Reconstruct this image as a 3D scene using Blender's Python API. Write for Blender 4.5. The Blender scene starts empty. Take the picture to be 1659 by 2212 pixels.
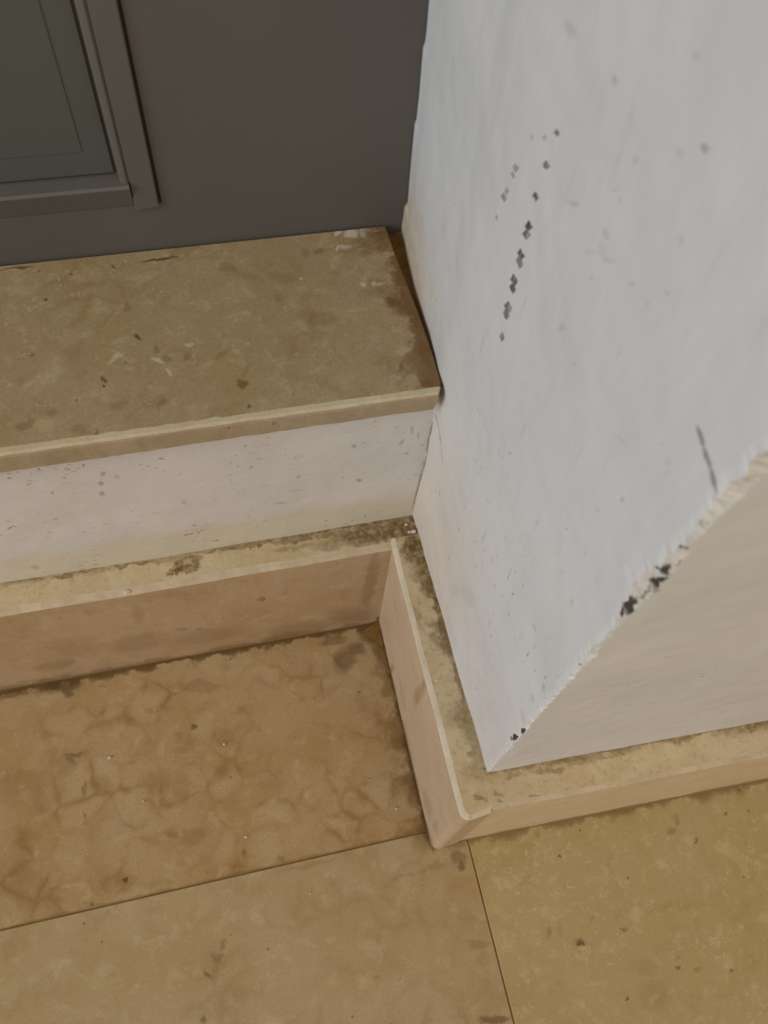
import bpy, bmesh, math, random
from mathutils import Vector, noise as mnoise

# ------------------------------------------------------------------ camera, light, exposure
scene = bpy.context.scene
COL = scene.collection
cam_data = bpy.data.cameras.new('camera')
cam = bpy.data.objects.new('camera', cam_data)
COL.objects.link(cam)
cam.location = (-0.10307, -0.22482, 0.56315)
cam.rotation_euler = (0.50059, -0.07111, -0.22107)
cam_data.sensor_fit = 'VERTICAL'
cam_data.sensor_height = 24.0
cam_data.sensor_width = 18.0
cam_data.lens = 24.0 * 1786.593 / 2212.0
cam_data.clip_start = 0.01
cam_data.dof.use_dof = True
cam_data.dof.focus_distance = 0.47
cam_data.dof.aperture_fstop = 11.0
scene.camera = cam

world = bpy.data.worlds.new('room_ambient')
scene.world = world
world.use_nodes = True
wbg = world.node_tree.nodes['Background']
wbg.inputs['Color'].default_value = (1.0, 0.79, 0.58, 1)
wbg.inputs['Strength'].default_value = 0.385

def area(name, loc, target, sx, sy, power, color):
    d = bpy.data.lights.new(name, 'AREA')
    d.shape = 'RECTANGLE'; d.size = sx; d.size_y = sy
    d.energy = power; d.color = color
    o = bpy.data.objects.new(name, d); COL.objects.link(o)
    o.location = loc
    o.rotation_euler = (Vector(target) - Vector(loc)).to_track_quat('-Z', 'Y').to_euler()
    return o
area('window_daylight', (-2.6, -1.1, 1.5), (0, 0, 0.3), 1.6, 1.9, 51, (0.80, 0.91, 1.03))
area('ceiling_bounce', (0.35, -1.7, 2.5), (0.1, -0.9, 0.0), 2.4, 2.4, 18, (1.0, 0.81, 0.60))

scene.cycles.max_bounces = 4
scene.cycles.diffuse_bounces = 3
scene.cycles.glossy_bounces = 2
vs = scene.view_settings
vs.view_transform = 'Standard'; vs.look = 'None'; vs.gamma = 1.0; vs.exposure = 0.0
vs.use_curve_mapping = False

# ------------------------------------------------------------------ wear marks: (centre, axis a, axis b, strength) in metres on the surfaces
WALL_INK = [
    ((-0.0019,-0.0394,0.3822),(1.571,0.654,1.587),(0.0038,0.00186),1),
    ((-0.0019,-0.0393,0.3788),(-1.571,0.705,1.587),(0.00384,0.00172),0.9),
    ((-0.0019,-0.0397,0.3707),(1.571,0.591,1.587),(0.00356,0.00187),1),
    ((-0.0019,-0.0398,0.3676),(-1.571,0.625,1.587),(0.00389,0.00235),0.75),
    ((-0.0019,-0.0398,0.3593),(-1.571,0.692,1.587),(0.00361,0.00225),0.95),
    ((-0.0018,-0.0407,0.3564),(-1.571,0.67,1.587),(0.00332,0.00183),0.95),
    ((-0.0018,-0.0414,0.348),(-1.571,0.664,1.587),(0.00394,0.00227),0.85),
    ((-0.0018,-0.0417,0.3447),(-1.571,0.705,1.587),(0.00348,0.00216),0.85),
    ((-0.0018,-0.0431,0.3339),(-1.571,0.682,1.587),(0.00292,0.00174),0.9),
    ((-0.0018,-0.0432,0.3358),(-1.571,0.604,1.587),(0.00167,0.00106),0.5),
    ((-0.0019,-0.0398,0.4051),(-1.571,0.584,1.587),(0.0028,0.00134),0.9),
    ((-0.0019,-0.0391,0.3934),(-1.571,0.576,1.587),(0.00271,0.0014),1),
    ((-0.0019,-0.0402,0.4162),(-1.571,0.635,1.587),(0.00236,0.00095),0.75),
    ((-0.0019,-0.0344,0.4101),(1.571,0.55,1.587),(0.00188,0.00116),0.4),
    ((-0.0021,-0.0272,0.4048),(-1.571,0.516,1.587),(0.0018,0.00119),0.25),
    ((-0.0022,-0.0212,0.3894),(-1.571,0.534,1.587),(0.00309,0.0014),0.55),
    ((-0.0022,-0.0205,0.3862),(1.571,0.55,1.587),(0.00239,0.00118),0.65),
    ((-0.0022,-0.0187,0.3785),(-1.571,0.669,1.587),(0.0024,0.00137),0.5),
    ((-0.0022,-0.0179,0.3751),(-1.571,0.608,1.587),(0.00327,0.00155),0.6),
    ((-0.0022,-0.0156,0.3648),(-1.571,0.683,1.587),(0.00187,0.00127),0.4),
    ((-0.0009,-0.0997,0.4568),(-1.571,0.571,1.587),(0.00203,0.00125),0.4)]
WALL_SCRATCH = [
    ((-0.0003,-0.1414,0.4136),(-1.571,0.244,-1.555),(0.00254,0.00101),0.7),
    ((-0.0002,-0.146,0.4124),(-1.571,0.236,-1.555),(0.00284,0.001),0.7),
    ((-0.0001,-0.151,0.4109),(-1.571,-0.316,1.587),(0.00319,0.001),0.7)]
WALL_SMUDGE = [
    ((-0.0015,-0.0606,0.4093),(-1.571,-0.665,-1.555),(0.00286,0.00072),0.8),
    ((-0.0016,-0.0572,0.4069),(-1.571,0.716,1.587),(0.0015,0.00061),0.5),
    ((-0.0012,-0.0794,0.4156),(-1.571,-0.09,1.587),(0.00189,0.00138),0.6),
    ((-0.0012,-0.0804,0.4113),(-1.571,-0.077,1.587),(0.00255,0.0019),0.35),
    ((-0.0013,-0.0759,0.4063),(-1.571,0.767,1.587),(0.00326,0.00084),0.35),
    ((-0.0012,-0.0842,0.4115),(-1.571,-0.637,-1.555),(0.00335,0.00073),0.55),
    ((-0.0013,-0.0756,0.4264),(-1.571,-0.695,-1.555),(0.00237,0.00054),0.5),
    ((-0.0012,-0.0791,0.426),(1.571,0.646,1.587),(0.00119,0.00107),0.4),
    ((-0.0015,-0.0597,0.4446),(-1.571,0.416,1.587),(0.00141,0.00106),0.8),
    ((-0.002,-0.0315,0.4401),(-1.571,-0.324,-1.555),(0.00402,0.00142),0.5),
    ((-0.0011,-0.085,0.467),(-1.571,0.178,1.587),(0.00186,0.00081),0.45),
    ((-0.001,-0.0928,0.4505),(-1.571,0.593,1.587),(0.00179,0.00108),0.45),
    ((-0.0012,-0.079,0.4379),(-1.571,0.646,1.587),(0.00193,0.0009),0.4),
    ((-0.0008,-0.1057,0.438),(1.571,0.648,-1.555),(0.00136,0.00127),0.35),
    ((-0.0008,-0.1095,0.4261),(-1.571,0.817,1.587),(0.00118,0.00052),0.6),
    ((-0.001,-0.0963,0.4154),(-1.571,0.81,1.587),(0.00161,0.00067),0.5),
    ((-0.0012,-0.0805,0.4016),(-1.571,0.826,1.587),(0.00138,0.00073),0.6),
    ((-0.0013,-0.0758,0.3761),(-1.571,-1.004,-1.555),(0.0025,0.00116),0.7),
    ((-0.0013,-0.0746,0.3739),(-1.571,-0.885,-1.555),(0.00137,0.00055),0.5),
    ((-0.0011,-0.0883,0.3739),(-1.571,-0.961,-1.555),(0.00162,0.00081),0.4),
    ((-0.0008,-0.1049,0.4177),(-1.571,0.833,1.587),(0.0013,0.00054),0.5),
    ((-0.0004,-0.1321,0.369),(-1.571,1.194,1.587),(0.00142,0.00076),0.9),
    ((-0.0005,-0.1264,0.3533),(-1.571,1.146,1.587),(0.00129,0.00055),0.6),
    ((-0.0006,-0.119,0.3267),(-1.571,-1.034,-1.555),(0.00137,0.00053),1),
    ((-0.0013,-0.0738,0.3034),(-1.571,0.867,1.587),(0.00212,0.00065),0.9),
    ((-0.0003,-0.1386,0.3095),(-1.571,-0.013,-1.555),(0.0014,0.00126),0.7),
    ((-0.0004,-0.1304,0.2644),(-1.571,0.481,1.587),(0.00195,0.00154),0.7),
    ((-0.0011,-0.0896,0.2416),(-1.571,0.96,1.587),(0.00215,0.00157),0.6),
    ((-0.0012,-0.0829,0.1875),(-1.571,1.009,1.587),(0.01527,0.00575),0.35),
    ((-0.0014,-0.0701,0.1641),(1.571,1.111,1.587),(0.01128,0.00358),0.3),
    ((-0.0017,-0.0504,0.2311),(-1.571,0.701,1.587),(0.00716,0.00262),0.25),
    ((-0.0004,-0.1328,0.3978),(-1.571,-0.485,-1.555),(0.00116,0.0007),0.3),
    ((-0.0006,-0.1202,0.3812),(-1.571,-0.516,-1.555),(0.00256,0.00092),0.4),
    ((-0.0003,-0.1376,0.3968),(-1.571,-1.058,-1.555),(0.00217,0.00091),0.3),
    ((-0.0026,0.0055,0.1718),(1.571,0.787,1.587),(0.00393,0.00184),0.35),
    ((-0.0001,-0.1507,0.2522),(-1.571,1.52,1.587),(0.00238,0.00154),0.8),
    ((-0.0001,-0.1502,0.2355),(-1.571,1.349,-1.555),(0.00204,0.00154),0.7),
    ((-0.0001,-0.1527,0.2146),(-1.571,-0.488,1.587),(0.00313,0.00207),0.6)]
WALL_CRACK = [
    ((-0.0024,-0.0058,0.2288),(-1.571,0.317,-1.555),(0.00442,0.00088),0.55),
    ((-0.0023,-0.0126,0.2247),(-1.571,-0.752,1.587),(0.00499,0.00089),0.55),
    ((-0.0022,-0.0188,0.2183),(-1.571,-0.89,1.587),(0.00535,0.00174),0.2),
    ((-0.0025,-0.0008,0.2131),(1.571,-1.526,-1.555),(0.00776,0.00091),0.8),
    ((-0.0025,-0.001,0.1983),(-1.571,1.532,-1.555),(0.00981,0.00104),0.8),
    ((-0.0025,-0.0013,0.1814),(1.571,-1.54,-1.555),(0.01019,0.00098),0.8),
    ((-0.0025,-0.0002,0.1571),(1.571,1.503,1.587),(0.01927,0.00097),0.8),
    ((-0.0025,0.0018,0.1294),(1.571,-1.472,-1.555),(0.01345,0.00097),0.8)]
CHIP_DARK = [
    ((0.0007,-0.1561,0.3727),(1.571,1.56,2.356),(0.00327,0.00208),1),
    ((0.0017,-0.1571,0.3659),(-1.571,1.369,2.356),(0.00489,0.00111),1),
    ((0.0024,-0.1578,0.3696),(2.356,1.569,0.0),(0.00171,0.00097),1),
    ((0.0003,-0.1557,0.3479),(-2.356,-1.566,0.0),(0.00384,0.00185),1),
    ((0.0004,-0.1558,0.3417),(1.571,1.507,-0.785),(0.00222,0.00078),1),
    ((0.0003,-0.1557,0.386),(-1.571,0.514,-0.785),(0.00153,0.00111),1),
    ((0.0015,-0.1569,0.3865),(1.571,1.366,-0.785),(0.00179,0.00032),0.7),
    ((0.002,-0.1574,0.3797),(1.571,1.541,-0.785),(0.00285,0.00045),0.6),
    ((0.0011,-0.1565,0.3553),(-1.571,1.534,2.356),(0.00311,0.00078),0.6),
    ((0.0014,-0.1568,0.3596),(-1.571,-1.542,-0.785),(0.00186,0.00051),0.6),
    ((-0.0005,-0.1549,0.303),(-1.571,-1.38,2.356),(0.00158,0.00069),1),
    ((0.0008,-0.1562,0.2077),(-2.356,-1.569,0.0),(0.00356,0.0008),1),
    ((0.0003,-0.1557,0.1929),(-1.571,1.44,2.356),(0.00428,0.00099),1),
    ((-0.0002,-0.1552,0.1867),(-1.571,-1.526,-0.785),(0.00226,0.00074),0.7),
    ((0.0011,-0.1565,0.3987),(1.571,1.48,-0.785),(0.00112,0.00069),0.4)]
CHIP_BROWN = [
    ((0.0002,-0.1556,0.2975),(-1.571,1.233,-0.785),(0.00313,0.00092),1),
    ((0.0025,-0.1579,0.3624),(-1.571,1.453,2.356),(0.00205,0.00083),0.7),
    ((-0.0024,-0.153,0.3726),(-1.571,1.399,-0.785),(0.00409,0.00069),0.35)]
RISER_SPECK = [
    ((-0.1653,0.0,0.2154),(1.571,1.396,3.142),(0.00207,0.00126),0.7),
    ((-0.1597,0.0,0.2112),(1.571,1.483,3.142),(0.00169,0.00128),0.5),
    ((-0.1681,0.0,0.2071),(1.571,1.396,3.142),(0.00215,0.00128),0.8),
    ((-0.1699,0.0,0.1977),(-1.571,1.429,3.142),(0.00223,0.00152),0.7),
    ((-0.1994,0.0,0.2157),(-1.571,-0.379,0.0),(0.00132,0.00095),0.6),
    ((-0.1912,0.0,0.2057),(1.571,1.162,3.142),(0.00135,0.00079),0.7),
    ((-0.1969,0.0,0.1795),(-1.571,-0.432,-3.142),(0.00155,0.00119),0.5),
    ((-0.2031,0.0,0.1666),(-1.571,0.72,0.0),(0.00138,0.00123),0.4),
    ((-0.1323,0.0,0.1776),(-1.571,1.489,3.142),(0.00292,0.00142),0.4),
    ((-0.0953,0.0,0.2022),(1.571,1.558,0.0),(0.00133,0.0007),0.7),
    ((-0.038,0.0,0.1722),(1.571,1.168,0.0),(0.00217,0.00146),0.8),
    ((-0.0423,0.0,0.2082),(1.571,1.292,0.0),(0.00182,0.00116),0.7),
    ((-0.0714,0.0,0.186),(1.571,1.115,0.0),(0.00153,0.00115),0.5),
    ((-0.0132,0.0,0.1928),(-1.571,1.17,0.0),(0.00151,0.00095),0.6),
    ((-0.1304,0.0,0.1507),(-1.571,1.105,0.0),(0.00144,0.00117),0.6),
    ((-0.2207,0.0,0.131),(-1.571,-1.277,-3.142),(0.00276,0.00179),0.5),
    ((-0.0969,0.0,0.2219),(-1.571,1.565,0.0),(0.00122,0.00067),0.6),
    ((-0.0124,0.0,0.2145),(-1.571,1.436,0.0),(0.0035,0.00097),0.5),
    ((-0.0086,0.0,0.2093),(-1.571,1.447,0.0),(0.00403,0.00074),0.5),
    ((-0.0169,0.0,0.2049),(1.571,1.351,3.142),(0.00281,0.00127),0.6),
    ((-0.0818,0.0,0.1602),(-1.571,0.24,0.0),(0.00368,0.00128),0.4),
    ((-0.073,0.0,0.1719),(-1.571,0.036,0.0),(0.00403,0.00101),0.3),
    ((-0.0021,0.0,0.2196),(-1.571,-1.506,3.142),(0.00656,0.0005),0.9),
    ((-0.0021,0.0,0.2097),(1.571,1.496,-3.142),(0.00488,0.00055),0.9),
    ((-0.0021,0.0,0.1955),(-1.571,1.536,0.0),(0.01208,0.00053),0.9),
    ((-0.0021,0.0,0.1719),(1.571,-1.549,0.0),(0.01602,0.00057),0.9),
    ((-0.0029,0.0,0.1434),(1.571,1.538,3.142),(0.01776,0.00061),0.9)]
SLAB_BROWN = [
    ((-0.0937,0.0103,0.258),(3.142,-0.0,-1.104),(0.00228,0.0019),1),
    ((-0.0944,0.0126,0.258),(3.142,-0.0,-1.08),(0.00106,0.00103),1),
    ((-0.0159,0.0476,0.258),(-3.142,-0.0,-1.488),(0.00364,0.00195),1),
    ((-0.0129,0.0456,0.258),(3.142,-0.0,-0.012),(0.00184,0.00148),0.8),
    ((-0.0099,0.0503,0.258),(-3.142,-0.0,-1.815),(0.00303,0.00114),0.6),
    ((-0.0107,-0.0036,0.258),(0.0,-0.0,3.047),(0.00347,0.00239),0.9),
    ((-0.0101,-0.0083,0.258),(0.0,0.0,2.471),(0.00301,0.0021),0.8),
    ((-0.0141,0.0556,0.258),(3.142,-0.0,-0.068),(0.00579,0.00424),0.5),
    ((-0.0059,0.0653,0.258),(-3.142,-0.0,-1.83),(0.00935,0.00466),0.5),
    ((-0.0066,0.0377,0.258),(0.0,-0.0,-1.484),(0.01099,0.00338),0.5),
    ((-0.0077,0.0147,0.258),(0.0,-0.0,-1.572),(0.008,0.00322),0.5),
    ((-0.0093,0.0411,0.258),(3.142,-0.0,0.151),(0.00461,0.00408),0.5),
    ((-0.0121,0.0967,0.258),(3.142,-0.0,-0.01),(0.00291,0.00233),0.8),
    ((-0.0444,0.0862,0.258),(3.142,-0.0,0.599),(0.00261,0.00252),0.6),
    ((-0.0515,0.0866,0.258),(3.142,-0.0,-1.993),(0.00366,0.00243),0.4),
    ((-0.0657,0.0713,0.258),(3.142,-0.0,-0.14),(0.00681,0.00489),0.3),
    ((-0.0526,0.0421,0.258),(0.0,0.0,2.743),(0.01001,0.00401),0.35),
    ((-0.0699,0.0597,0.258),(0.0,-0.0,-1.772),(0.00238,0.00223),0.4),
    ((-0.1295,0.036,0.258),(0.0,0.0,2.215),(0.00286,0.00166),0.6),
    ((-0.1259,0.0299,0.258),(3.142,-0.0,-1.028),(0.0024,0.00163),0.5),
    ((-0.1165,0.0297,0.258),(3.142,-0.0,-1.774),(0.00236,0.00172),0.5),
    ((-0.1303,0.0056,0.258),(3.142,-0.0,-1.906),(0.00291,0.00125),0.5),
    ((-0.1493,0.0063,0.258),(3.142,-0.0,0.73),(0.00374,0.00287),0.4),
    ((-0.1767,0.0085,0.258),(3.142,-0.0,-0.307),(0.00277,0.00195),0.45),
    ((-0.1665,-0.0032,0.258),(3.142,-0.0,-0.272),(0.00431,0.00286),0.4),
    ((-0.1883,0.0043,0.258),(3.142,-0.0,0.594),(0.00349,0.00217),0.45),
    ((-0.141,0.0633,0.258),(3.142,-0.0,-1.474),(0.00232,0.00191),0.5),
    ((-0.0917,0.0814,0.258),(3.142,-0.0,-0.481),(0.00317,0.00307),0.4),
    ((-0.1008,0.0285,0.258),(0.0,-0.0,-2.418),(0.00378,0.00146),0.4),
    ((-0.0916,0.0175,0.258),(3.142,-0.0,-1.849),(0.00785,0.00085),0.25),
    ((-0.0205,0.0084,0.258),(-3.142,-0.0,-1.81),(0.00327,0.00109),0.7)]
SLAB_DARK = [
    ((-0.1386,0.0447,0.258),(3.142,-0.0,-0.602),(0.00223,0.0013),0.9),
    ((-0.155,0.0227,0.258),(-3.142,-0.0,-1.392),(0.00209,0.001),0.75),
    ((-0.1562,0.0185,0.258),(0.0,-0.0,-1.476),(0.00104,0.00079),1),
    ((-0.1779,0.0747,0.258),(3.142,-0.0,-1.473),(0.00118,0.00083),0.9),
    ((-0.1239,0.0919,0.258),(3.142,-0.0,0.023),(0.0067,0.00093),0.9),
    ((-0.1175,0.0926,0.258),(3.142,-0.0,-0.025),(0.00269,0.00078),0.6),
    ((-0.1455,0.0911,0.258),(3.142,-0.0,-1.555),(0.00123,0.00087),0.7),
    ((-0.179,0.0937,0.258),(0.0,-0.0,-1.484),(0.00092,0.00064),0.7),
    ((-0.0925,-0.0029,0.258),(3.142,-0.0,-1.666),(0.00101,0.00082),0.7),
    ((-0.1667,0.0126,0.258),(3.142,-0.0,-1.441),(0.00102,0.00078),0.6),
    ((-0.1846,0.0415,0.258),(3.142,-0.0,-1.073),(0.00112,0.00096),0.5),
    ((-0.1918,0.0966,0.258),(3.142,-0.0,0.025),(0.00849,0.00055),0.8),
    ((-0.1409,0.0761,0.258),(3.142,-0.0,-1.621),(0.00089,0.00043),0.7),
    ((-0.1598,-0.0056,0.258),(0.0,-0.0,-1.6),(0.00217,0.00097),0.5),
    ((-0.1619,-0.0069,0.258),(3.142,-0.0,-0.223),(0.00175,0.00095),0.4)]
SLAB_WHITE = [
    ((-0.0328,0.098,0.258),(-3.142,-0.0,-1.772),(0.00331,0.00119),0.9),
    ((-0.0263,0.0977,0.258),(3.142,-0.0,-1.082),(0.00344,0.00323),0.9),
    ((-0.019,0.0967,0.258),(-3.142,-0.0,-1.807),(0.004,0.00215),0.9),
    ((-0.0312,0.0868,0.258),(3.142,-0.0,0.133),(0.0034,0.00157),0.7),
    ((-0.0355,0.0858,0.258),(0.0,-0.0,-1.789),(0.00161,0.00094),0.8),
    ((-0.0232,0.0847,0.258),(3.142,-0.0,-0.139),(0.00284,0.00097),0.5),
    ((-0.0271,0.0616,0.258),(3.142,-0.0,-1.631),(0.00188,0.00157),0.8),
    ((-0.0224,0.0606,0.258),(0.0,-0.0,-2.02),(0.00155,0.00137),0.7),
    ((-0.0189,0.0604,0.258),(0.0,-0.0,-3.031),(0.00214,0.0009),0.6),
    ((-0.0566,0.0696,0.258),(-3.142,-0.0,-1.771),(0.00092,0.00068),0.9),
    ((-0.1266,0.0225,0.258),(3.142,-0.0,-0.913),(0.00236,0.00092),0.6),
    ((-0.1301,0.0292,0.258),(3.142,-0.0,-0.652),(0.00267,0.00124),0.6),
    ((-0.1484,0.0331,0.258),(3.142,-0.0,0.582),(0.003,0.00154),0.5),
    ((-0.1146,0.0372,0.258),(3.142,-0.0,-0.198),(0.00169,0.0011),0.5),
    ((-0.0255,0.001,0.258),(-3.142,-0.0,-1.84),(0.00267,0.00172),0.25),
    ((-0.0133,0.0969,0.258),(3.142,-0.0,-0.011),(0.0044,0.00132),0.5)]
FLOOR_DARK = [
    ((-0.2096,-0.1538,0.0),(0.0,-0.0,-1.284),(0.00162,0.00134),1),
    ((-0.1582,-0.0692,0.0),(0.0,-0.0,-1.018),(0.00193,0.00176),0.8),
    ((-0.2296,-0.1631,0.0),(3.142,-0.0,-0.725),(0.00144,0.00121),0.7),
    ((-0.2313,-0.1114,0.0),(3.142,-0.0,-1.772),(0.00274,0.00116),0.5),
    ((-0.2425,-0.0246,0.0),(-3.142,-0.0,-0.068),(0.01262,0.00424),0.9),
    ((-0.2367,-0.0297,0.0),(3.142,-0.0,-0.639),(0.00488,0.00298),0.8),
    ((-0.2725,-0.0234,0.0),(-0.0,-0.0,3.081),(0.00649,0.00162),0.6),
    ((-0.028,-0.0289,0.0),(0.0,0.0,2.762),(0.00865,0.00629),0.8),
    ((-0.0495,-0.0433,0.0),(3.142,-0.0,-2.081),(0.01006,0.00721),0.65),
    ((-0.0398,-0.0365,0.0),(0.0,-0.0,2.965),(0.0066,0.00549),0.7),
    ((-0.0236,-0.0397,0.0),(-3.142,-0.0,-1.463),(0.01017,0.0047),0.6),
    ((-0.0549,-0.0282,0.0),(0.0,-0.0,3.131),(0.00993,0.00311),0.55),
    ((-0.0047,-0.1864,0.0),(0.0,-0.0,2.98),(0.00536,0.00381),0.55),
    ((-0.0045,-0.1912,0.0),(-3.142,-0.0,-1.895),(0.00325,0.00236),0.75),
    ((-0.0062,-0.2758,0.0),(3.142,-0.0,-0.149),(0.00884,0.00231),0.75),
    ((0.0576,-0.2498,0.0),(3.142,-0.0,-0.122),(0.00262,0.00175),0.8),
    ((0.0557,-0.2502,0.0),(3.142,-0.0,-0.113),(0.00146,0.001),0.9),
    ((0.111,-0.2756,0.0),(3.142,-0.0,-0.469),(0.00164,0.00079),0.7),
    ((0.1785,-0.1986,0.0),(3.142,-0.0,0.33),(0.00137,0.00109),0.7),
    ((0.0596,-0.1981,0.0),(3.142,-0.0,0.189),(0.00124,0.00108),0.8),
    ((0.0749,-0.2837,0.0),(3.142,-0.0,0.071),(0.00116,0.00093),0.8),
    ((0.1539,-0.1351,0.0),(3.142,-0.0,0.453),(0.00071,0.0006),0.5),
    ((-0.0446,-0.0674,0.0),(3.142,-0.0,-0.191),(0.00129,0.00098),0.6),
    ((-0.0499,-0.1258,0.0),(0.0,-0.0,3.005),(0.00092,0.00089),0.9),
    ((-0.167,-0.2165,0.0),(0.0,-0.0,2.337),(0.00296,0.00118),0.6),
    ((-0.1719,-0.2373,0.0),(0.0,-0.0,-1.988),(0.00268,0.00134),0.6),
    ((-0.1684,-0.0734,0.0),(0.0,-0.0,-1.39),(0.0028,0.00238),0.2),
    ((0.1946,-0.1866,0.0),(0.0,-0.0,-2.78),(0.00175,0.00139),0.5),
    ((0.1521,-0.2103,0.0),(3.142,-0.0,0.288),(0.00165,0.00134),0.6),
    ((0.1438,-0.2833,-0.0),(0.0,0.0,-2.98),(0.00122,0.00095),0.6),
    ((0.0865,-0.2477,0.0),(3.142,-0.0,-0.064),(0.00178,0.00127),0.5),
    ((0.0433,-0.1299,0.0),(3.142,-0.0,0.381),(0.00065,0.0006),0),
    ((-0.2356,-0.0717,0.0),(-3.142,-0.0,-0.126),(0.00642,0.0015),0.5),
    ((-0.2387,-0.0741,0.0),(0.0,0.0,2.294),(0.00446,0.00136),0.4),
    ((-0.2309,-0.0936,0.0),(3.142,-0.0,-1.699),(0.00457,0.00116),0.5),
    ((-0.1562,-0.2021,0.0),(-3.142,-0.0,-2.319),(0.00194,0.00111),0.4),
    ((-0.1596,-0.2073,0.0),(0.0,-0.0,2.539),(0.00248,0.00191),0.35),
    ((0.039,-0.2384,0.0),(-3.142,-0.0,-2.104),(0.00366,0.00141),0.35),
    ((-0.0263,-0.1368,0.0),(-3.142,-0.0,-1.587),(0.01162,0.00308),0.4),
    ((-0.0206,-0.1645,0.0),(3.142,-0.0,0.002),(0.00423,0.00391),0.5)]
FLOOR_BROWN = [
    ((-0.1359,-0.1546,0.0),(-0.0,0.0,2.54),(0.00234,0.00213),0.9),
    ((-0.1142,-0.1615,-0.0),(3.142,-0.0,-0.252),(0.0029,0.00188),0.7),
    ((-0.2088,-0.1553,0.0),(3.142,-0.0,-0.713),(0.00581,0.00497),0.5),
    ((-0.1514,-0.0421,0.0),(3.142,-0.0,-0.206),(0.01509,0.00388),0.55),
    ((-0.1471,-0.0456,0.0),(3.142,-0.0,-0.213),(0.0069,0.00258),0.6),
    ((-0.1858,-0.0514,0.0),(0.0,-0.0,-1.057),(0.00264,0.00234),0.5),
    ((-0.126,-0.0646,0.0),(3.142,-0.0,-0.265),(0.00312,0.00221),0.5),
    ((-0.1848,-0.1004,0.0),(3.142,-0.0,-0.319),(0.01071,0.00744),0.45),
    ((-0.1707,-0.1063,0.0),(3.142,-0.0,-1.484),(0.00874,0.00699),0.4),
    ((-0.2195,-0.096,0.0),(0.0,0.0,2.659),(0.00776,0.00615),0.4),
    ((-0.1653,-0.1377,0.0),(0.0,-0.0,-3.046),(0.00895,0.00453),0.6),
    ((-0.1794,-0.1341,0.0),(3.142,-0.0,-0.575),(0.00415,0.00265),0.6),
    ((-0.2444,-0.0729,0.0),(3.142,-0.0,-0.282),(0.01364,0.00757),0.35),
    ((-0.2649,-0.0864,0.0),(3.142,-0.0,-0.266),(0.02326,0.01124),0.3),
    ((-0.2741,-0.1346,0.0),(3.142,-0.0,-0.478),(0.01704,0.01252),0.35),
    ((-0.0448,-0.0763,0.0),(0.0,-0.0,-1.785),(0.00642,0.00447),0.3),
    ((-0.0164,-0.0952,0.0),(0.0,-0.0,-1.596),(0.01863,0.00449),0.45),
    ((-0.0177,-0.0583,0.0),(0.0,-0.0,-1.595),(0.01649,0.00462),0.5),
    ((-0.0049,-0.2359,0.0),(0.0,0.0,2.786),(0.0062,0.00252),0.6),
    ((-0.0055,-0.2434,0.0),(0.0,-0.0,3.088),(0.00455,0.00391),0.4),
    ((0.0578,-0.2494,0.0),(-0.0,0.0,-3.062),(0.00473,0.00272),0.6),
    ((0.1383,-0.2004,0.0),(3.142,-0.0,-0.317),(0.00366,0.00176),0.7),
    ((0.1428,-0.1943,0.0),(-3.142,-0.0,-1.819),(0.004,0.00191),0.6),
    ((0.1227,-0.278,0.0),(3.142,0.0,0.144),(0.00211,0.00167),0.5),
    ((0.1133,-0.2708,0.0),(0.0,-0.0,3.022),(0.00206,0.00124),0.45),
    ((0.0503,-0.1835,0.0),(0.0,-0.0,3.089),(0.00215,0.00168),0.6),
    ((0.0919,-0.2703,0.0),(3.142,-0.0,-0.149),(0.00872,0.0049),0.3),
    ((0.0906,-0.285,0.0),(0.0,-0.0,3.018),(0.0115,0.00711),0.3),
    ((0.1028,-0.1836,0.0),(0.0,-0.0,-1.856),(0.00401,0.00283),0.4),
    ((0.0692,-0.2364,0.0),(-3.142,-0.0,-2.031),(0.00211,0.00145),0.4),
    ((0.0465,-0.2396,0.0),(-3.142,-0.0,-1.931),(0.00461,0.00231),0.3),
    ((-0.1001,-0.1698,0.0),(-3.142,-0.0,-0.002),(0.01724,0.00189),0.4),
    ((-0.0883,-0.1696,0.0),(-3.142,-0.0,-0.004),(0.00866,0.00163),0.35),
    ((-0.0695,-0.2402,0.0),(3.142,-0.0,-0.229),(0.00248,0.00191),0.45),
    ((-0.0099,-0.2165,0.0),(0.0,-0.0,2.947),(0.00231,0.00129),0.1),
    ((-0.1657,-0.234,0.0),(3.142,-0.0,-0.247),(0.01595,0.00683),0.2),
    ((-0.0327,-0.1886,0.0),(3.142,-0.0,0.024),(0.0177,0.00107),0.35),
    ((-0.0199,-0.1859,0.0),(3.142,-0.0,0.579),(0.00345,0.0014),0.3),
    ((-0.2299,-0.1781,0.0),(0.0,0.0,2.898),(0.00271,0.00098),0.2),
    ((-0.221,-0.2048,0.0),(3.142,-0.0,-0.25),(0.00239,0.00094),0.3),
    ((-0.1603,-0.2124,0.0),(3.142,-0.0,-1.892),(0.00567,0.00137),0.3)]
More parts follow.
